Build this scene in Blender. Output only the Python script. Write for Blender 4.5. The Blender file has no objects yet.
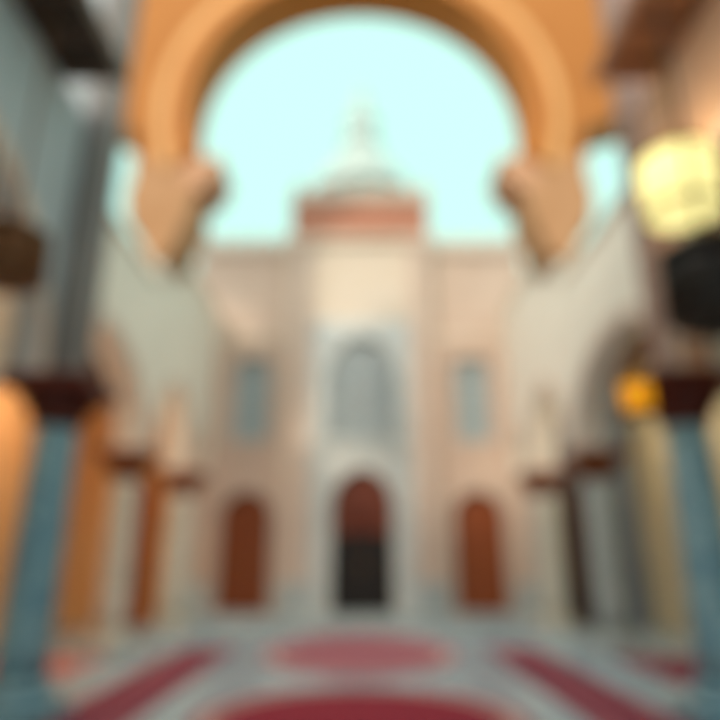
import bpy, bmesh, math, random
from mathutils import Vector, Matrix
random.seed(5)
PI = math.pi
S = bpy.context.scene
COL = S.collection

# ------------------------------------------------------------------ materials
def lin(h):
    h = h.lstrip('#')
    v = [int(h[i:i+2], 16) / 255 for i in (0, 2, 4)]
    return tuple((c / 12.92 if c <= .04045 else ((c + .055) / 1.055) ** 2.4) for c in v) + (1,)

def new_mat(name):
    m = bpy.data.materials.new(name); m.use_nodes = True
    nt = m.node_tree
    return m, nt, nt.nodes['Principled BSDF']

def mat(name, col, col2=None, scale=3.0, rough=.7, metal=0.0, bump=.05, detail=6, spec=.4, stretch=None):
    m, nt, b = new_mat(name)
    b.inputs['Roughness'].default_value = rough
    b.inputs['Metallic'].default_value = metal
    b.inputs['Specular IOR Level'].default_value = spec
    tc = nt.nodes.new('ShaderNodeTexCoord'); mp = nt.nodes.new('ShaderNodeMapping')
    nt.links.new(tc.outputs['Object'], mp.inputs[0])
    if stretch: mp.inputs['Scale'].default_value = stretch
    n = nt.nodes.new('ShaderNodeTexNoise'); n.inputs['Scale'].default_value = scale
    n.inputs['Detail'].default_value = detail
    nt.links.new(mp.outputs[0], n.inputs['Vector'])
    r = nt.nodes.new('ShaderNodeValToRGB')
    r.color_ramp.elements[0].position = .35; r.color_ramp.elements[1].position = .68
    r.color_ramp.elements[0].color = lin(col); r.color_ramp.elements[1].color = lin(col2 or col)
    nt.links.new(n.outputs['Fac'], r.inputs[0]); nt.links.new(r.outputs[0], b.inputs['Base Color'])
    if bump:
        bp = nt.nodes.new('ShaderNodeBump'); bp.inputs['Strength'].default_value = bump
        bp.inputs['Distance'].default_value = .03
        nt.links.new(n.outputs['Fac'], bp.inputs['Height']); nt.links.new(bp.outputs[0], b.inputs['Normal'])
    return m

def marble(name, base, vein, scale=1.2, rough=.3):
    m, nt, b = new_mat(name)
    b.inputs['Roughness'].default_value = rough
    tc = nt.nodes.new('ShaderNodeTexCoord')
    n = nt.nodes.new('ShaderNodeTexNoise'); n.inputs['Scale'].default_value = scale
    n.inputs['Detail'].default_value = 10; n.inputs['Distortion'].default_value = 1.6
    nt.links.new(tc.outputs['Object'], n.inputs['Vector'])
    r = nt.nodes.new('ShaderNodeValToRGB'); e = r.color_ramp.elements
    e[0].position = .40; e[0].color = lin(base); e[1].position = .60; e[1].color = lin(base)
    q = e.new(.5); q.color = lin(vein)
    nt.links.new(n.outputs['Fac'], r.inputs[0]); nt.links.new(r.outputs[0], b.inputs['Base Color'])
    return m

def tiles(name, c1, c2, joint, size, rough=.3, axes='XY'):
    m, nt, b = new_mat(name)
    b.inputs['Roughness'].default_value = rough
    tc = nt.nodes.new('ShaderNodeTexCoord')
    br = nt.nodes.new('ShaderNodeTexBrick')
    br.inputs['Color1'].default_value = lin(c1); br.inputs['Color2'].default_value = lin(c2)
    br.inputs['Mortar'].default_value = lin(joint); br.inputs['Scale'].default_value = 1 / size
    br.inputs['Mortar Size'].default_value = .012; br.offset = 0
    br.inputs['Brick Width'].default_value = 1; br.inputs['Row Height'].default_value = 1
    if axes == 'XZ':
        sp = nt.nodes.new('ShaderNodeSeparateXYZ'); cb = nt.nodes.new('ShaderNodeCombineXYZ')
        nt.links.new(tc.outputs['Object'], sp.inputs[0])
        nt.links.new(sp.outputs['X'], cb.inputs['X']); nt.links.new(sp.outputs['Z'], cb.inputs['Y'])
        nt.links.new(cb.outputs[0], br.inputs['Vector'])
    else:
        nt.links.new(tc.outputs['Object'], br.inputs['Vector'])
    n = nt.nodes.new('ShaderNodeTexNoise'); n.inputs['Scale'].default_value = 1.5; n.inputs['Detail'].default_value = 8
    nt.links.new(tc.outputs['Object'], n.inputs['Vector'])
    mx = nt.nodes.new('ShaderNodeMixRGB'); mx.blend_type = 'OVERLAY'; mx.inputs[0].default_value = .25
    nt.links.new(br.outputs['Color'], mx.inputs[1]); nt.links.new(n.outputs['Fac'], mx.inputs[2])
    nt.links.new(mx.outputs[0], b.inputs['Base Color'])
    return m

def emit(name, col, strength):
    m, nt, b = new_mat(name)
    b.inputs['Base Color'].default_value = lin(col)
    b.inputs['Emission Color'].default_value = lin(col)
    b.inputs['Emission Strength'].default_value = strength
    return m

def glass(name, col, rough=.15):
    m, nt, b = new_mat(name)
    b.inputs['Base Color'].default_value = lin(col); b.inputs['Roughness'].default_value = rough
    b.inputs['Coat Weight'].default_value = .4
    return m

M = dict(
    cream=mat('cream plaster', '#DDD0BE', '#E4D9CA', 1.4, .8),
    pink=mat('rosy sandstone', '#CBB8AA', '#D4C2B4', 1.1, .8),
    wing=mat('tan sandstone', '#CAB4A4', '#D2BEAE', 1.0, .8),
    wall=mat('pale plaster', '#E2DCD0', '#EAE4D8', .9, .85),
    grey=mat('grey plaster', '#7C7876', '#86827F', .9, .85),
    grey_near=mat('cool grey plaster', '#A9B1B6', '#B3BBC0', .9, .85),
    lit_near=mat('warm lit plaster', '#C89A80', '#D0A48A', .9, .85),  # warm light on the right near wall is put into this colour
    pier_lit=mat('warm lit grey plaster', '#957C74', '#9E867D', .9, .85),  # right pier: grey plaster tinted warm to look lit
    orange=mat('orange painted plaster', '#A2621C', '#AA6A26', .8, .7),
    orange_deep=mat('deep orange painted moulding', '#AE6618', '#B67022', 1.2, .6),
    ochre=mat('orange ribs', '#CC9658', '#D4A064', 1.2, .6),
    white_marble=marble('white marble', '#D2D8D6', '#BCC6C6', 1.0, .35),
    plinth=marble('pale blue grey marble', '#BFCACB', '#9DABAF', 1.4, .3),
    teal=marble('teal marble', '#628FA2', '#83A9B4', 1.8, .28),
    greymarble=marble('greenish grey marble', '#D6D4C8', '#BABCB0', 1.8, .3),
    bluemarble=marble('blue grey marble', '#B2BEBC', '#93A2A2', 1.8, .3),
    capital=mat('dark oxblood wood', '#4A150C', '#5E2114', 6, .5, bump=.1),
    capital2=mat('brown carved wood', '#8A4A2A', '#6A3520', 6, .5, bump=.1),
    gold=mat('aged gilding', '#9A6A2C', '#7C4E1E', 8, .4, .6),
    terracotta=mat('terracotta', '#C89078', '#BA846E', 3, .75),
    lattice=mat('pale stone lattice', '#B6C2C6', '#BECACE', 4, .7),
    lattice_pane=glass('grey green window backing', '#B0BEC2', .3),
    blueglass=glass('blue grey glass', '#B4C6CC', .2),
    door=mat('reddish brown wood', '#924A20', '#7E3C18', 2.0, .55, stretch=(6, 6, 1)),
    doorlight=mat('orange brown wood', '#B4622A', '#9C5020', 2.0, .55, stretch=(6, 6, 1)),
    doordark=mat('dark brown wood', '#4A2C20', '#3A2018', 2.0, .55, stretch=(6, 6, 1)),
    black=mat('black lacquered wood', '#14100F', '#1C1614', 3, .5, stretch=(6, 6, 1)),
    bronze=mat('dark bronze', '#241C16', '#33261B', 9, .45, .5),
    grille=mat('grey painted iron', '#98A4A4', '#A2AEAE', 5, .5),
    fan=mat('dark reddish brown wood', '#7A3A24', '#6A301C', 5, .5),
    blueplaster=mat('blue grey plaster', '#74808E', '#7E8A98', 1, .8),
    bronze_brown=mat('brown bronze', '#6A4424', '#7A5030', 9, .45, .4),
    brass=mat('brass', '#B8842C', '#93661E', 9, .35, .8),
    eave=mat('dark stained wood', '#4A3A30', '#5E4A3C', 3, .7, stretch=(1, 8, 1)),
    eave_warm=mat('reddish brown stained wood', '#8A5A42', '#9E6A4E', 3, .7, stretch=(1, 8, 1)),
    rug_deep=mat('crimson wool', '#8E2038', '#7E1A30', 30, .95, bump=.2),
    rug_wine=mat('wine red wool', '#6E2036', '#7C2A42', 30, .95, bump=.2),
    rug_rose=mat('haze paled rose wool', '#A46672', '#9C5C6A', 30, .95, bump=.2),  # far red paled for haze and grazing reflection; also plain border colour
    rug_coral=mat('coral red wool', '#C4584A', '#B44C42', 30, .95, bump=.2),
    rug_border=mat('pale rug border', '#C8A8A4', '#B89894', 30, .95, bump=.2),
    aisle_orange=mat('warm orange plaster', '#E4B480', '#E0AC76', .8, .85),
    aisle_cream=mat('straw coloured plaster', '#D8CCAC', '#D0C4A2', .8, .85),
    aisle_ceiling=mat('brown boarded ceiling', '#6A4630', '#5A3A28', 2, .8, stretch=(1, 8, 1)),
    corbel=mat('brown pink corbel stone', '#C0906E', '#C89A78', 2, .75),
    springer=mat('tan arch foot', '#A87C54', '#B08660', 1.2, .75),
    dome=mat('pale grey green dome lead', '#A2B2AC', '#ACBAB4', 2, .5),
    amber=emit('amber lamp glass', '#E89A10', 1.1),
    drum_glow=emit('yellow drum glow', '#FBEE9E', 1.05),  # emission for the drum that stands in for a bright wall patch
    bulb=emit('warm bulb', '#FFC070', 6),
    floor=tiles('pale marble floor', '#A0B6C4', '#AABECA', '#86929C', .9, .22),
)

# ------------------------------------------------------------------ mesh helpers
def box(bm, x0, x1, y0, y1, z0, z1, mi=0):
    v = [bm.verts.new(p) for p in ((x0,y0,z0),(x1,y0,z0),(x1,y1,z0),(x0,y1,z0),(x0,y0,z1),(x1,y0,z1),(x1,y1,z1),(x0,y1,z1))]
    for f in ((0,3,2,1),(4,5,6,7),(0,1,5,4),(1,2,6,5),(2,3,7,6),(3,0,4,7)):
        bm.faces.new([v[i] for i in f]).material_index = mi

def prism(bm, poly, d0, d1, plane='XZ', mi=0):
    def P(u, v, d):
        return (u, d, v) if plane == 'XZ' else ((d, u, v) if plane == 'YZ' else (u, v, d))
    a = [bm.verts.new(P(u, v, d0)) for u, v in poly]; b = [bm.verts.new(P(u, v, d1)) for u, v in poly]
    n = len(poly)
    fs = [bm.faces.new(a), bm.faces.new(b[::-1])]
    for i in range(n):
        fs.append(bm.faces.new((a[i], b[i], b[(i+1) % n], a[(i+1) % n])))
    for f in fs: f.material_index = mi

def lathe(bm, prof, cx=0, cy=0, n=32, mi=0, squash=None):
    rings = []
    for r, z in prof:
        if r < 1e-4: rings.append([bm.verts.new((cx, cy, z))])
        else: rings.append([bm.verts.new((cx + r*math.cos(2*PI*i/n), cy + r*math.sin(2*PI*i/n), z)) for i in range(n)])
    for a, b in zip(rings, rings[1:]):
        for i in range(n):
            j = (i+1) % n
            if len(a) == 1 and len(b) == 1: continue
            if len(a) == 1: f = bm.faces.new((a[0], b[i], b[j]))
            elif len(b) == 1: f = bm.faces.new((a[i], a[j], b[0]))
            else: f = bm.faces.new((a[i], a[j], b[j], b[i]))
            f.material_index = mi; f.smooth = True
    for g in (rings[0], rings[-1]):
        if len(g) > 1:
            try: bm.faces.new(g)
            except ValueError: pass

def tube(bm, pts, r, n=8):
    pts = [Vector(p) for p in pts]; rings = []
    for i, p in enumerate(pts):
        t = (pts[min(i+1, len(pts)-1)] - pts[max(i-1, 0)]).normalized()
        u = t.cross(Vector((0, 0, 1)) if abs(t.z) < .9 else Vector((1, 0, 0))).normalized(); w = t.cross(u)
        rings.append([bm.verts.new(p + r*(math.cos(2*PI*k/n)*u + math.sin(2*PI*k/n)*w)) for k in range(n)])
    for a, b in zip(rings, rings[1:]):
        for k in range(n):
            bm.faces.new((a[k], a[(k+1) % n], b[(k+1) % n], b[k])).smooth = True
    bm.faces.new(rings[0]); bm.faces.new(rings[-1])

def obj(name, bm, m, parent=None, bevel=0):
    bmesh.ops.recalc_face_normals(bm, faces=bm.faces[:])
    me = bpy.data.meshes.new(name); bm.to_mesh(me); bm.free()
    for k in (m if isinstance(m, (list, tuple)) else [m]): me.materials.append(M[k])
    o = bpy.data.objects.new(name, me); COL.objects.link(o)
    if parent:
        o.parent = parent
        o.location = -Vector(root_loc(parent))
    if bevel:
        b = o.modifiers.new('bevel', 'BEVEL'); b.width = bevel; b.segments = 2; b.limit_method = 'ANGLE'
    return o
def root_loc(p):
    v = Vector(p.location)
    while p.parent: p = p.parent; v = v + p.location
    return v
# parts are modelled in world coordinates; obj() offsets them against their parent's place
def tag(o, label, cat, group=None):
    o['label'] = label; o['category'] = cat
    if group: o['group'] = group
    return o
def thing(name, loc, label, cat, group=None):
    o = bpy.data.objects.new(name, None); COL.objects.link(o); o.location = loc; o.empty_display_size = .2
    return tag(o, label, cat, group)
def struct(name, bm, m, parent=None, **k):
    o = obj(name, bm, m, parent, **k)
    if not parent: o['kind'] = 'structure'
    return o
def B(): return bmesh.new()

def arch_outline(hw, z0, zs, zc, kind='point', n=14):
    """(half width, z) from sill to crown"""
    pts = [(hw, z0)]
    if zs > z0 + 1e-6: pts.append((hw, zs))
    for i in range(1, n+1):
        t = i / n
        if kind == 'round': a = t*PI/2; pts.append((hw*math.cos(a), zs + (zc-zs)*math.sin(a)))
        else:
            a = t*PI/2                      # slightly pointed
            w = hw*(math.cos(a)**.9); z = zs + (zc-zs)*(.82*math.sin(a) + .18*t)
            pts.append((w if i < n else 0, z))
    return pts
def rect_outline(hw, z0, z1): return [(hw, z0), (hw, z1), (0, z1)]

def wall_panel(bm, u0, u1, z0, z1, cu, openings, d0, d1, plane='XZ', mi=0):
    """solid wall with openings stacked on the centre line u = cu"""
    for s in (-1, 1):
        ue = u0 if s < 0 else u1
        poly = [(ue, z1), (ue, z0)]
        cur = z0
        for op in openings:
            zb = op[0][1]
            if zb > cur + 1e-6 or cur == z0 and zb > z0 + 1e-6: poly += [(cu, cur)] if cur == z0 else []
            if zb > z0 + 1e-6: poly.append((cu, zb))
            for w, z in op: poly.append((cu + s*w, z))
            cur = op[-1][1]
        if not openings: poly.append((cu, z0))
        poly.append((cu, z1))
        out = [poly[0]]
        for p in poly[1:]:
            if (p[0]-out[-1][0])**2 + (p[1]-out[-1][1])**2 > 1e-10: out.append(p)
        prism(bm, out, d0, d1, plane, mi)

def band(bm, inner, outer, cu, d0, d1, plane='XZ', mi=0):
    for s in (-1, 1):
        k = len(inner)
        for i in range(k-1):
            q = [inner[i], inner[i+1], outer[i+1], outer[i]]
            q = [(cu + s*w, z) for w, z in q]
            if abs(q[0][0]-q[3][0]) + abs(q[0][1]-q[3][1]) < 1e-6: continue
            prism(bm, q, d0, d1, plane, mi)

def merlon_bm(u, z, d0, d1, w=.42, h=.55, plane='XZ'):
    bm = B(); a = w/2
    prism(bm, [(u-a, z), (u+a, z), (u+a, z+h*.45), (u+a*.62, z+h*.45), (u+a*.62, z+h*.72), (u+a*.28, z+h*.72),
               (u, z+h), (u-a*.28, z+h*.72), (u-a*.62, z+h*.72), (u-a*.62, z+h*.45), (u-a, z+h*.45)], d0, d1, plane)
    return bm

# ------------------------------------------------------------------ setting
YF = 17.0                      # face of the far tower
bm = B(); box(bm, -8.0, 8.0, -4.4, 20, -.3, 0); struct('floor', bm, 'floor')
bm = B(); box(bm, -60, 60, -60, 90, -.5, -.31)
g = struct('ground', bm, 'floor')

ZS = 3.62                      # springing of the arcades
# arcade walls on both sides, arches bay by bay
def arcade(side):
    bm = B(); s = side
    xa, xb = 4.15*s, 4.75*s
    def bay(y0, y1, hw, zc, ztop, x0, x1):
        c = (y0+y1)/2
        wall_panel(bm, y0, y1, ZS, ztop, c, [arch_outline(hw, ZS, ZS, zc)], min(x0, x1), max(x0, x1), 'YZ')
    bay(7.05, 12.3, 2.2, 5.25, 7.05, 4.2*s, 4.7*s)
    box(bm, *sorted((4.2*s, 4.7*s)), 12.0, 12.3, 7.05, 8.4)
    bay(12.3, 15.3, 1.22, 5.35, 8.4, 4.2*s, 4.7*s)
    bay(15.3, 17.5, .82, 4.9, 8.4, 4.2*s, 4.7*s)
    return bm
struct('wall_left', arcade(-1), 'wall')
struct('wall_right', arcade(1), 'wall')
for s, nm, m in ((-1, 'wall_near_left', 'grey_near'), (1, 'wall_near_right', 'lit_near')):
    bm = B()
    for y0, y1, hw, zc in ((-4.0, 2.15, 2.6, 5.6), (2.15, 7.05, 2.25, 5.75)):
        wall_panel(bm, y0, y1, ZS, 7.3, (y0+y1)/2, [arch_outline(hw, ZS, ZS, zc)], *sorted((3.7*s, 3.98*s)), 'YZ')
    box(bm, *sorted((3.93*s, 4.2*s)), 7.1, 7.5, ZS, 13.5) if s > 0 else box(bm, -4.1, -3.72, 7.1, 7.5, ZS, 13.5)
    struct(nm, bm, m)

# coping along the top of the arcades
for s, nm in ((-1, 'trim_1'), (1, 'trim_2')):
    bm = B(); box(bm, *sorted((4.12*s, 4.78*s)), 7.6, 12.0, 7.05, 7.17); box(bm, *sorted((4.12*s, 4.78*s)), 12.0, 17.3, 8.4, 8.52); struct(nm, bm, 'cream', bevel=.02)

# archivolts on the arcade faces
for s, nm in ((-1, 'trim_3'), (1, 'trim_4')):
    bm = B()
    for y0, y1, hw, zc, xf in ((2.15, 7.05, 2.25, 5.75, 3.7), (7.05, 12.3, 2.2, 5.25, 4.2), (12.3, 15.3, 1.22, 5.35, 4.2)):
        c = (y0+y1)/2
        band(bm, arch_outline(hw, ZS, ZS, zc), arch_outline(hw+.14, ZS, ZS, zc+.2), c, *sorted(((xf-.05)*s, xf*s)), 'YZ')
    struct(nm, bm, 'pink')

# outer walls, end walls and ceilings of the aisles
for s, nm, m in ((-1, 'wall_outer_left', 'aisle_orange'), (1, 'wall_outer_right', 'aisle_cream')):
    bm = B(); box(bm, *sorted((7.4*s, 7.8*s)), -4, 17.6, 0, 6.4); struct(nm, bm, m)
for s, nm, m in ((-1, 'wall_end_left', 'aisle_orange'), (1, 'wall_end_right', 'blueplaster')):
    bm = B()
    wall_panel(bm, *sorted((4.7*s, 7.4*s)), 0, 6.4, 5.85*s, [arch_outline(.5, 0, 3.0, 3.75)], 17.05, 17.5)
    struct(nm, bm, m)
for s, nm in ((-1, 'ceiling_left'), (1, 'ceiling_right')):
    bm = B(); box(bm, *sorted((4.7*s, 7.8*s)), 7.05, 17.5, 6.4, 6.6)
    box(bm, *sorted((3.98*s, 7.8*s)), -4, 7.05, 6.4, 6.6)
    for k in range(11): box(bm, *sorted((4.7*s, 7.4*s)), -3 + 1.9*k, -2.82 + 1.9*k, 6.22, 6.4)
    struct(nm, bm, 'aisle_ceiling')
# unseen arched wall added behind the camera, its height set to block low sun
bm = B(); wall_panel(bm, -8, 8, 0, 13.0, 0, [arch_outline(2.2, 0, 3.6, 6.0)], -4.4, -4.0)
struct('wall_sun_block', bm, 'wall')

# doors at the ends of the aisles
def door(name, cx, hw, z0, zs, zc, y, m, leafs=2, parent=None):
    bm = B(); out = arch_outline(hw, z0, zs, zc)
    pl = [(cx + w, z) for w, z in out] + [(cx - w, z) for w, z in out[::-1][1:]]
    prism(bm, pl, y, y+.08)
    for s in (-1, 1):                        # raised panels
        for k in range(3):
            za = z0 + .2 + k*(zs-z0-.1)/3; zb = za + (zs-z0-.1)/3 - .18
            box(bm, *sorted((cx + s*.07, cx + s*(hw-.12))), y-.025, y, za, zb)
    o = struct(name, bm, m, parent, bevel=.008)
    hb = B()
    for s in (-1, 1):
        tube(hb, [(cx+s*.05, y-.02, z0+1.0), (cx+s*.05, y-.08, z0+1.03), (cx+s*.05, y-.08, z0+1.27), (cx+s*.05, y-.02, z0+1.3)], .014)
    h = obj('door_handle', hb, 'brass'); h.parent = o
    return o
for s, nm, m in ((-1, 'door_1', 'doorlight'), (1, 'door_2', 'doordark')):
    door(nm, 5.85*s, .5, 0, 3.0, 3.75, 17.2, m)

# ------------------------------------------------------------------ far tower with the main door
T = thing('entrance_tower', (0, YF, 0), 'tall cream central tower with black arched door, latticed window and terracotta frieze', 'tower')
bm = B()
wall_panel(bm, -2.09, 2.09, .3, 12.3, 0.06, [arch_outline(.82, .3, 2.9, 3.95), arch_outline(1.0, 4.7, 6.2, 7.75)], YF, YF+.5)
box(bm, -2.09, -1.7, YF+.5, YF+3.6, .3, 12.3); box(bm, 1.7, 2.09, YF+.5, YF+3.6, .3, 12.3); box(bm, -1.7, 1.7, YF+3.3, YF+3.6, .3, 12.3)
obj('tower_wall', bm, 'cream', T)
for s in (-1, 1):
    bm = B(); xs = sorted((1.47*s+.04, 1.98*s+.04))
    box(bm, xs[0], xs[1], YF-.14, YF, 1.05, 10.7); box(bm, xs[0]-.05, xs[1]+.05, YF-.19, YF, 10.5, 10.7)
    obj('pilaster', bm, 'pink', T, bevel=.02)
    bm = B(); box(bm, xs[0]-.06, xs[1]+.06, YF-.24, YF, .3, .9); box(bm, xs[0]-.03, xs[1]+.03, YF-.2, YF, .9, 1.05)
    obj('pilaster_base', bm, 'plinth', T, bevel=.02)
bm = B()
wall_panel(bm, -1.36, 1.44, .3, 8.2, .06, [arch_outline(.82, .3, 2.9, 3.95), arch_outline(1.0, 4.7, 6.2, 7.75)], YF-.07, YF)
obj('marble_panel', bm, 'white_marble', T)
bm = B(); band(bm, arch_outline(.82, .3, 2.9, 3.95), arch_outline(1.0, .3, 2.9, 4.2), .06, YF-.12, YF-.07); obj('door_frame', bm, 'white_marble', T)
bm = B(); band(bm, arch_outline(1.0, 4.7, 6.2, 7.75), arch_outline(1.16, 4.7, 6.2, 7.97), .06, YF-.12, YF-.07)
box(bm, -1.2, 1.32, YF-.2, YF-.07, 4.55, 4.7); fr = obj('window_frame', bm, 'white_marble', T)
bm = B(); out = arch_outline(1.02, 4.65, 6.2, 7.8)
prism(bm, [(.06+w, z) for w, z in out] + [(.06-w, z) for w, z in out[::-1][1:]], YF+.22, YF+.28)
obj('window_pane', bm, 'lattice_pane', T)
bm = B()
def inside(x, z, hw, zs, zc):
    if z < zs: return abs(x) < hw
    t = (z-zs)/(zc-zs); return t < 1 and abs(x) < hw*math.sqrt(max(0, 1-t*t))*.97
n = 0
for i in range(-5, 6):
    for k in range(16):
        x = i*.19 + (.095 if k % 2 else 0); z = 4.8 + k*.185
        if inside(x, z+.05, .93, 6.2, 7.7):
            pts = [(x+.085*math.cos(a*PI/3+PI/6), z+.085*math.sin(a*PI/3+PI/6)) for a in range(6)]
            inn = [(x+.055*math.cos(a*PI/3+PI/6), z+.055*math.sin(a*PI/3+PI/6)) for a in range(6)]
            for a in range(6):
                b2 = (a+1) % 6
                prism(bm, [(p[0]+.06, p[1]) for p in (pts[a], pts[b2], inn[b2], inn[a])], YF+.1, YF+.14)
for x in (-.5, 0, .5): box(bm, x+.04, x+.08, YF+.08, YF+.16, 4.7, 7.1 if x else 7.7)
for z in (5.4, 6.2): box(bm, -.92, 1.04, YF+.08, YF+.16, z-.02, z+.02)
obj('lattice', bm, 'lattice', T)
door('door', .06, .84, .3, 2.9, 3.98, YF+.3, 'black', parent=T)
bm = B(); o2 = arch_outline(.8, 2.25, 2.95, 3.9)        # carved fanlight over the leaves
prism(bm, [(.06+w, z) for w, z in o2] + [(.06-w, z) for w, z in o2[::-1][1:]], YF+.18, YF+.26)
fan = obj('fanlight', bm, 'fan', T); fan['label'] = 'dark reddish brown carved fanlight'
bm = B()
for a in range(1, 8):
    t = a*PI/8; tube(bm, [(.06, YF+.16, 2.35), (.06+.7*math.cos(t), YF+.16, 2.35+1.4*math.sin(t))], .02, 6)
g2 = obj('spoke', bm, 'capital'); g2.parent = fan; g2.name = 'spokes'
# cornice, frieze, merlons
bm = B(); box(bm, -2.09, 2.09, YF-.22, YF+3.7, 10.7, 10.88); obj('string_course', bm, 'cream', T, bevel=.02)
bm = B(); box(bm, -2.04, 2.06, YF-.12, YF+3.65, 10.88, 12.1)
for k in range(12):
    x = -1.95 + k*.33; prism(bm, [(x, 11.0), (x+.25, 11.0), (x+.25, 11.6), (x+.125, 11.95), (x, 11.6)], YF-.17, YF-.12)
obj('frieze', bm, 'terracotta', T)
bm = B(); box(bm, -2.1, 2.1, YF-.3, YF+3.75, 12.1, 12.3); obj('cornice', bm, 'cream', T, bevel=.03)
for k in range(7): obj('merlon', merlon_bm(-1.84 + k*.62, 12.3, YF-.2, YF+.05, .44, .42), 'pink', T)

# dome and spire behind the tower
D = thing('dome', (.05, 26, 0), 'pale grey green dome with a tall spire rising behind the central tower', 'dome')
bm = B(); lathe(bm, [(2.3, 0), (2.3, 17.4)], .05, 26, 24); obj('drum', bm, 'dome', D)
bm = B(); lathe(bm, [(2.45, 17.4), (2.5, 17.6), (2.4, 18.0), (2.1, 18.7), (1.6, 19.4), (1.15, 20.0), (.95, 20.4), (.8, 20.8)], .05, 26, 40); obj('shell', bm, 'dome', D)
bm = B(); lathe(bm, [(.8, 20.8), (.95, 20.95), (.8, 21.1), (.72, 22.0), (.84, 22.15), (.7, 22.3), (.36, 23.3), (.4, 23.5), (.16, 23.8), (0, 24.8)], .05, 26, 24); obj('spire', bm, 'dome', D)

bm = B(); box(bm, -4.95, 4.95, 16.1, 20.8, .16, .3); box(bm, -4.95, 4.95, 15.8, 20.8, 0, .16)
struct('trim_5', bm, 'plinth', bevel=.015)

# side wings of the far building
def wing(s, label):
    y = YF + .4
    W = thing('building_wing', (3.3*s, y, 0), label, 'building wing', 'wings either side of the tower')
    xs = sorted((2.1*s, 4.95*s)); c = 3.15*s + .06
    bm = B()
    wall_panel(bm, xs[0], xs[1], .3, 10.75, c, [arch_outline(.69, .3, 2.7, 3.4), rect_outline(.53, 4.75, 7.2)], y, y+.5)
    box(bm, xs[0], xs[1], y+2.2, y+2.5, .3, 10.75)
    e = 4.95*s; box(bm, *sorted((e, e-.3*s)), y+.5, y+2.2, .3, 10.75)
    obj('wing_wall', bm, 'wing', W)
    bm = B(); out = rect_outline(.53, 4.75, 7.2)
    for q in ((c-.65, c-.53, 4.75, 7.2), (c+.53, c+.65, 4.75, 7.2), (c-.65, c+.65, 7.2, 7.38), (c-.7, c+.7, 4.6, 4.75)):
        box(bm, q[0], q[1], y-.06, y+.02, q[2], q[3])
    f = obj('window_frame', bm, 'wing', W)
    bm = B(); box(bm, c-.54, c+.54, y+.2, y+.25, 4.7, 7.25); p = obj('window_pane', bm, 'blueglass', W)
    bm = B()
    for k in (-1, 0, 1): box(bm, c+k*.235-.018, c+k*.235+.018, y+.13, y+.17, 4.75, 7.2)
    for k in range(1, 7): box(bm, c-.53, c+.53, y+.13, y+.17, 4.75+k*.35-.018, 4.75+k*.35+.018)
    obj('window_grille', bm, 'grille', W)
    door('door', c, .70, .3, 2.7, 3.43, y+.2, 'door', parent=W)
    bm = B(); band(bm, arch_outline(.69, .3, 2.7, 3.4), arch_outline(.83, .3, 2.7, 3.6), c, y-.06, y); obj('door_frame', bm, 'pink', W)
    bm = B(); box(bm, xs[0], xs[1], y-.08, y, 7.75, 7.92); obj('string_course', bm, 'cream', W, bevel=.02)
    bm = B(); box(bm, xs[0], xs[1], y-.16, y+2.6, 10.55, 10.8); obj('cornice', bm, 'pink', W, bevel=.03)
    for q in (xs[0], c-.84), (c+.84, xs[1]):
        bm = B(); box(bm, q[0], q[1], y-.06, y, .3, 1.0); obj('plinth', bm, 'plinth', W, bevel=.015)
    for k in range(6): obj('merlon', merlon_bm(xs[0]+.28+k*.475, 10.8, y-.1, y+.15, .36, .42), 'cream', W)
wing(-1, 'shaded tan wing left of the central tower, blue grey window above brown arched door')
wing(1, 'tan wing right of the central tower with sunlit peach top above brown arched door')

# ------------------------------------------------------------------ big orange arch
YA0, YA1 = 12.0, 13.2
A = thing('horseshoe_arch', (0, 12.6, 0), 'huge orange horseshoe arch framing the sky above the courtyard', 'arch')
zc0, R = 11.55, 3.92
def ring(r, a0=-.36, n=40): return [(r*math.cos(a0 + (PI/2-a0)*i/n), zc0 + r*math.sin(a0 + (PI/2-a0)*i/n)) for i in range(n+1)]
bm = B(); inn = ring(R)
for s in (-1, 1):
    poly = [(s*w, z) for w, z in inn] + [(0, 18.6), (s*7.2, 18.6), (s*7.2, 11.7), (s*5.8, 11.3), (s*5.05, 10.9), (s*5.05, inn[0][1])]
    prism(bm, poly, YA0, YA1)
obj('arch_body', bm, 'orange', A)
for y0, y1, r0, r1, m_ in ((YA0-.14, YA0, R+.02, R+.4, 'orange_deep'), (YA0-.08, YA0, R+.5, R+.78, 'ochre')):
    bm = B(); band(bm, ring(r0), ring(r1), 0, y0, y1); obj('archivolt', bm, m_, A)
bm = B(); band(bm, ring(R-.08), ring(R+.0), 0, 12.45, 12.75); obj('soffit_rib', bm, 'orange_deep', A)
zi = inn[0][1]
for s in (-1, 1):
    # impost block and tapering foot beneath each end of the ring
    bm = B()
    def cbox(xa, xb, z0, z1, g=0): box(bm, *sorted((s*xa, s*xb)), YA0-g, YA1+g, z0, z1)
    cbox(3.1, 3.95, zi-.14, zi, .06); cbox(3.2, 3.95, zi-.5, zi-.14, .04); cbox(3.4, 3.95, zi-.75, zi-.5, .02)
    obj('impost', bm, 'corbel', A, bevel=.02)
    bm = B()
    poly = [(3.95, zi), (3.95, zi-.75), (3.62, zi-.75), (3.62, 8.9), (3.98, 7.85), (4.14, 7.7), (4.14, 8.6), (5.05, 8.6), (5.05, zi)]
    prism(bm, [(s*u, v) for u, v in poly], YA0, YA1)
    obj('springer', bm, 'springer', A)
    bm = B(); prism(bm, [(s*3.62, zi-.8), (s*3.62, 8.9), (s*4.0, 7.8), (s*4.25, 7.55), (s*4.5, 7.8), (s*5.05, 8.9), (s*5.05, zi-.8)], YA0-.16, YA0-.01)
    obj('pendant', bm, 'springer', A)

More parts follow.
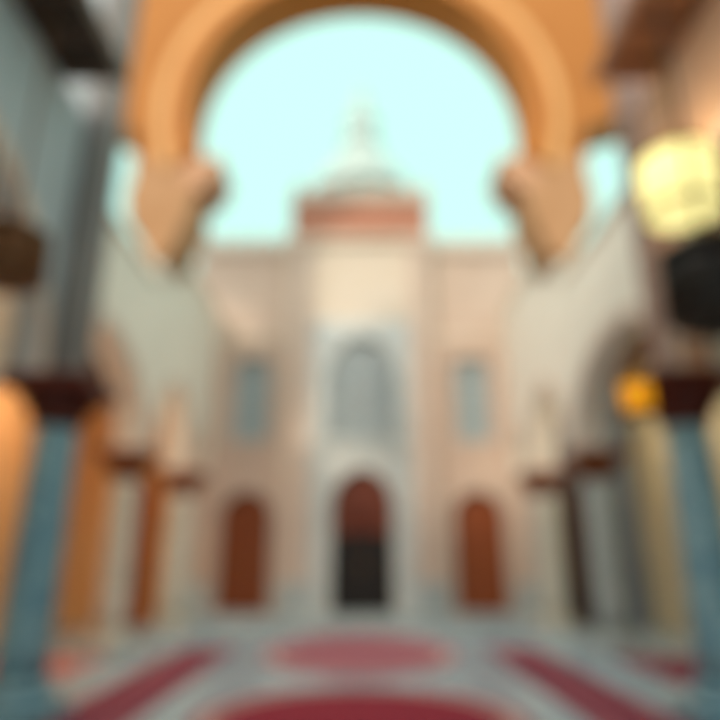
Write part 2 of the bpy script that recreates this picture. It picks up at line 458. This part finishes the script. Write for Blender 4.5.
# ------------------------------------------------------------------ columns
def column(x, y, r, shaft_m, cap_m, label, name='marble_column', pier=None, zcap=3.06, cw=.5, base_h=.35):
    C = thing(name, (x, y, 0), label, 'column', 'columns of the arcades')
    bm = B(); b = r*1.75
    box(bm, x-b, x+b, y-b, y+b, 0, base_h*.45)
    obj('plinth', bm, 'plinth' if shaft_m != 'teal' else 'teal', C, bevel=.015)
    bm = B(); h = base_h*.45
    lathe(bm, [(r*1.6, h), (r*1.68, h+.05), (r*1.6, h+.1), (r*1.25, h+.12), (r*1.2, h+.17), (r*1.35, h+.2), (r*1.35, h+.24), (r*1.05, h+.27)], x, y, 40)
    obj('base', bm, shaft_m, C)
    bm = B(); z0 = h+.27
    lathe(bm, [(r*1.04, z0)] + [(r*(1.04 - .12*(t/8)**1.6), z0 + (zcap-z0)*t/8) for t in range(1, 9)], x, y, 48)
    obj('shaft', bm, shaft_m, C)
    bm = B(); hc = ZS - zcap
    lathe(bm, [(r*.95, zcap), (r*1.1, zcap+.03), (r*1.1, zcap+.07), (r*1.0, zcap+.09), (r*1.2, zcap+hc*.45), (cw*.95, zcap+hc*.72)], x, y, 40)
    cap = obj('capital', bm, cap_m, C)
    bm = B()
    for k in range(12):
        a = k*2*PI/12
        for (r0, zz, r1, z1) in ((r*1.0, zcap+.09, cw*.8, zcap+hc*.62),):
            pts = [(x+r0*1.02*math.cos(a), y+r0*1.02*math.sin(a), zz), (x+r*1.22*math.cos(a), y+r*1.22*math.sin(a), zcap+hc*.35),
                   (x+r1*math.cos(a), y+r1*math.sin(a), z1), (x+(r1+.05)*math.cos(a), y+(r1+.05)*math.sin(a), z1-.06)]
            tube(bm, pts, .028, 6)
    lf = obj('leaves', bm, cap_m if cap_m == 'capital' else 'gold'); lf.parent = cap
    bm = B(); box(bm, x-cw, x+cw, y-cw, y+cw, ZS-hc*.28, ZS)
    obj('abacus', bm, cap_m, C, bevel=.02)
    if pier:
        pm, x0, x1, y0, y1, zt = pier
        bm = B(); box(bm, x0, x1, y0, y1, ZS, zt); box(bm, x0-.04, x1+.04, y0-.04, y1+.04, ZS, ZS+.12)
        obj('pier', bm, pm, C, bevel=.03)
    return C
column(-3.54, 7.2, .25, 'teal', 'capital', 'teal marble column nearest on the left, with a dark capital under tall grey pier', 'tall_column',
       ('grey', -3.69, -3.30, 7.03, 7.37, 13.5))
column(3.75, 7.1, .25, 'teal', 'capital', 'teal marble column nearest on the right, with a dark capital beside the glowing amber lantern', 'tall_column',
       ('pier_lit', 3.55, 3.9, 6.95, 7.3, 13.5))
column(-4.55, 12.3, .27, 'greymarble', 'capital2', 'pale grey column second from the front on the left, between orange wall and orange door')
column(4.6, 12.3, .27, 'bluemarble', 'capital2', 'blue grey column second from the front on the right, left of the amber lantern')
column(-4.28, 15.3, .32, 'greymarble', 'capital2', 'pale column farthest back on the left, beside the left wing of the far building')
column(4.4, 15.3, .32, 'greymarble', 'capital2', 'pale column farthest back on the right, beside the right wing of the far building')

# ------------------------------------------------------------------ eaves over the near bays
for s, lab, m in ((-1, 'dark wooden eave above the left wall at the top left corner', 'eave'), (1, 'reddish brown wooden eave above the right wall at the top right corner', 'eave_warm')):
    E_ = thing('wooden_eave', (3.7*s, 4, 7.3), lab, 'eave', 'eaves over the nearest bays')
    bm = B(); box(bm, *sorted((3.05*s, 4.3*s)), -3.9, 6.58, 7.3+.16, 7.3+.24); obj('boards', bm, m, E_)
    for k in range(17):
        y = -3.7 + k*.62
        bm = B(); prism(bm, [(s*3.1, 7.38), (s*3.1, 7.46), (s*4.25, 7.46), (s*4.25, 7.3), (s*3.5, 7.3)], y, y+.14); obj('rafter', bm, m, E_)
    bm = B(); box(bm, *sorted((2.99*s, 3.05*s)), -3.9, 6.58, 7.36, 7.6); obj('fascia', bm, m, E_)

# ------------------------------------------------------------------ rugs
def rug(name, label, outline_fn, m, group=None, z=.018):
    o = None
    bm = B(); prism(bm, outline_fn(0), .001, z, 'XY'); o = obj(name, bm, m); tag(o, label, 'rug', group)
    bm = B()
    a, b2 = outline_fn(.10), outline_fn(.24); n = len(a)
    for i in range(n):
        j = (i+1) % n
        prism(bm, [a[i], a[j], b2[j], b2[i]], z, z+.004, 'XY')
    bo = obj('border', bm, 'rug_border' if m != 'rug_wine' else 'rug_rose'); bo.parent = o
    return o
def ell(cx, cy, rx, ry): return lambda d: [(cx+(rx-d)*math.cos(2*PI*i/64), cy+(ry-d)*math.sin(2*PI*i/64)) for i in range(64)]
def rec(x0, x1, y0, y1): return lambda d: [(x0+d, y0+d), (x1-d, y0+d), (x1-d, y1-d), (x0+d, y1-d)]
rug('round_rug', 'round crimson rug in the middle of the floor at the bottom edge', ell(0, 7.35, 1.75, 1.75), 'rug_deep')
rug('oval_rug', 'haze-paled rose oval rug on the floor before the black central door', ell(0, 12.6, 1.75, 2.75), 'rug_rose')  # haze over the far rug is put into its wool colour
rug('runner_rug', 'long wine red runner between the left columns and the round crimson rug', rec(-3.3, -2.35, 5.4, 13.0), 'rug_wine', 'long runners beside the columns')
rug('runner_rug', 'long wine red runner between the right columns and the round crimson rug', rec(2.35, 3.3, 5.4, 13.0), 'rug_wine', 'long runners beside the columns')
rug('aisle_rug', 'coral red rug behind the left columns by the orange wall', rec(-6.8, -4.3, 9.2, 11.7), 'rug_coral', 'rugs in the aisles')
rug('aisle_rug', 'wine red rug behind the right columns by the straw coloured wall', rec(4.3, 6.8, 9.2, 11.7), 'rug_wine', 'rugs in the aisles')

# ------------------------------------------------------------------ lanterns
def lantern(x, y, z, r, h, frame_m, glass_m, label, ztop, name='hanging_lantern'):
    L = thing(name, (x, y, z), label, 'lantern')
    bm = B(); n = 8
    lathe(bm, [(r*.5, z), (r*.8, z+.04*h), (r, z+.1*h), (r, z+.14*h)], x, y, 8)
    lathe(bm, [(r*1.06, z+.72*h), (r*1.06, z+.76*h), (r*.8, z+.84*h), (r*.35, z+.93*h), (r*.16, z+.97*h), (r*.16, z+h)], x, y, 8)
    lathe(bm, [(0, z-.12*h), (r*.12, z-.07*h), (r*.1, z-.02*h), (r*.3, z)], x, y, 8)
    for k in range(8):
        a = k*PI/4; tube(bm, [(x+r*math.cos(a), y+r*math.sin(a), z+.13*h), (x+r*math.cos(a), y+r*math.sin(a), z+.73*h)], r*.06, 6)
    for t in (.3, .5):
        lathe(bm, [(r*.99, z+t*h), (r*1.02, z+t*h), (r*1.02, z+(t+.02)*h), (r*.99, z+(t+.02)*h)], x, y, 8)
    obj('frame', bm, frame_m, L)
    bm = B(); lathe(bm, [(r*.93, z+.14*h), (r*.93, z+.73*h)], x, y, 8); obj('lamp_glass', bm, glass_m, L)
    bm = B(); tube(bm, [(x, y, z+h), (x, y, ztop)], .018); obj('chain', bm, frame_m, L)
    return L
lantern(3.12, 6.85, 3.12, .17, .5, 'brass', 'amber', 'glowing amber lantern hanging beside the dark capital of the nearest right column', 3.95)
bm = B(); tube(bm, [(3.42, 6.85, 4.1), (3.3, 6.85, 4.12), (3.12, 6.85, 4.06), (3.12, 6.85, 3.93)], .02)
br = obj('bracket', bm, 'brass'); L0 = [o for o in bpy.data.objects if o.name == 'hanging_lantern'][0]
br.parent = L0; br.location = -Vector(L0.location)
lantern(3.08, 5.05, 3.48, .38, .98, 'bronze', 'black', 'large black bronze lantern hanging at the right edge, in front of the right wall', 7.4)
lantern(-3.3, 5.3, 4.0, .34, .72, 'bronze_brown', 'bronze_brown', 'brown bronze lantern hanging at the left edge, in front of the left wall', 7.4)
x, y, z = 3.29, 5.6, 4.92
L = thing('glow_drum', (x, y, z), 'big glowing yellow drum standing in for a bright wall patch above the black bronze lantern on the right', 'lamp')  # made-up glowing drum in place of the bright patch on the right wall
bm = B(); lathe(bm, [(.30, z), (.37, z+.03), (.37, z+.67), (.30, z+.7)], x, y, 40); obj('lamp_shade', bm, 'drum_glow', L)
bm = B()
bm.free()
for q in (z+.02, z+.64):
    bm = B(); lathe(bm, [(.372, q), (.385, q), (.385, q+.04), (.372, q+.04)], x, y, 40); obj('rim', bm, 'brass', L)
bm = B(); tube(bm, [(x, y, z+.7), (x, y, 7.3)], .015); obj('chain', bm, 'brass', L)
ll = bpy.data.lights.new('drum_fill', 'POINT'); ll.energy = 14; ll.color = (1, .84, .5); ll.shadow_soft_size = .3  # added point light, throws a warm glow on the wall around the drum
lo = bpy.data.objects.new('drum_fill', ll); COL.objects.link(lo); lo.location = (x-.0, y, z+.9)

# aisle lamps
def pendant(x, y, lab, power, col):
    P_ = thing('pendant_lamp', (x, y, 5.0), lab, 'lamp', 'lamps under the aisle ceilings')
    bm = B(); lathe(bm, [(.02, 5.0), (.1, 5.02), (.14, 5.1), (.1, 5.2), (.02, 5.24)], x, y, 16); obj('bulb', bm, 'bulb', P_)
    bm = B(); lathe(bm, [(.24, 5.1), (.2, 5.25), (.06, 5.34), (.02, 5.4)], x, y, 20); obj('lamp_shade', bm, 'brass', P_)
    bm = B(); tube(bm, [(x, y, 5.4), (x, y, 6.4)], .012); obj('cord', bm, 'bronze', P_)
    l = bpy.data.lights.new('pendant_light', 'POINT'); l.energy = power; l.color = col; l.shadow_soft_size = .2
    lo = bpy.data.objects.new('pendant_light', l); COL.objects.link(lo); lo.location = (x, y, 4.8)
WARM = (1, .74, .48)
pendant(-6.0, 5.6, 'brass lamp under the left aisle ceiling, nearest bay', 70, WARM)
pendant(-6.0, 8.8, 'brass lamp under the left aisle ceiling, between first and second column', 70, WARM)
pendant(-5.75, 12.2, 'brass lamp under the left aisle ceiling, near the orange door', 120, WARM)
pendant(6.3, 14.0, 'brass lamp under the right aisle ceiling, near the dark brown door', 110, (1, .86, .62))

# ------------------------------------------------------------------ light
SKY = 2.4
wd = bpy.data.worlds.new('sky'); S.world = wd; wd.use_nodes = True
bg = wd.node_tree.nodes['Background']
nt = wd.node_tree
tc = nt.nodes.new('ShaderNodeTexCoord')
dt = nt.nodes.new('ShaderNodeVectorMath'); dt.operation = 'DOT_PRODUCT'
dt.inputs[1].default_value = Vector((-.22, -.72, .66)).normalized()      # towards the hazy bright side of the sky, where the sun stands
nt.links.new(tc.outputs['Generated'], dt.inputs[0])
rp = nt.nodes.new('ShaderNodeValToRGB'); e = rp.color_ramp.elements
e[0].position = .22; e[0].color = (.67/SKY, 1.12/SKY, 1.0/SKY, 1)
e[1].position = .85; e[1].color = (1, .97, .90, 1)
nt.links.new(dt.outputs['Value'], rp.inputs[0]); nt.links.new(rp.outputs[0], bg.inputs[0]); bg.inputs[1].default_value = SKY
sun = bpy.data.lights.new('sun', 'SUN'); sun.energy = 1.35; sun.color = (1, .82, .64); sun.angle = math.radians(6)
so = bpy.data.objects.new('sun', sun); COL.objects.link(so)
d = Vector((.40, .82, -.40)); so.rotation_euler = d.to_track_quat('-Z', 'Y').to_euler()

# ------------------------------------------------------------------ camera
cam = bpy.data.cameras.new('camera'); co = bpy.data.objects.new('camera', cam); COL.objects.link(co)
th = math.atan(.319)
co.location = (0, 0, 1.6); co.rotation_euler = (PI/2 + th, 0, 0)
cam.sensor_width = 36; cam.lens = 626/720*36; cam.clip_start = .05
cam.dof.use_dof = True; cam.dof.focus_distance = .3; cam.dof.aperture_fstop = 2.0
S.camera = co
S.view_settings.view_transform = 'Standard'; S.view_settings.look = 'None'
S.view_settings.exposure = 0.0; S.view_settings.gamma = 1
S.cycles.use_denoising = True
S.cycles.max_bounces = 10; S.cycles.diffuse_bounces = 6
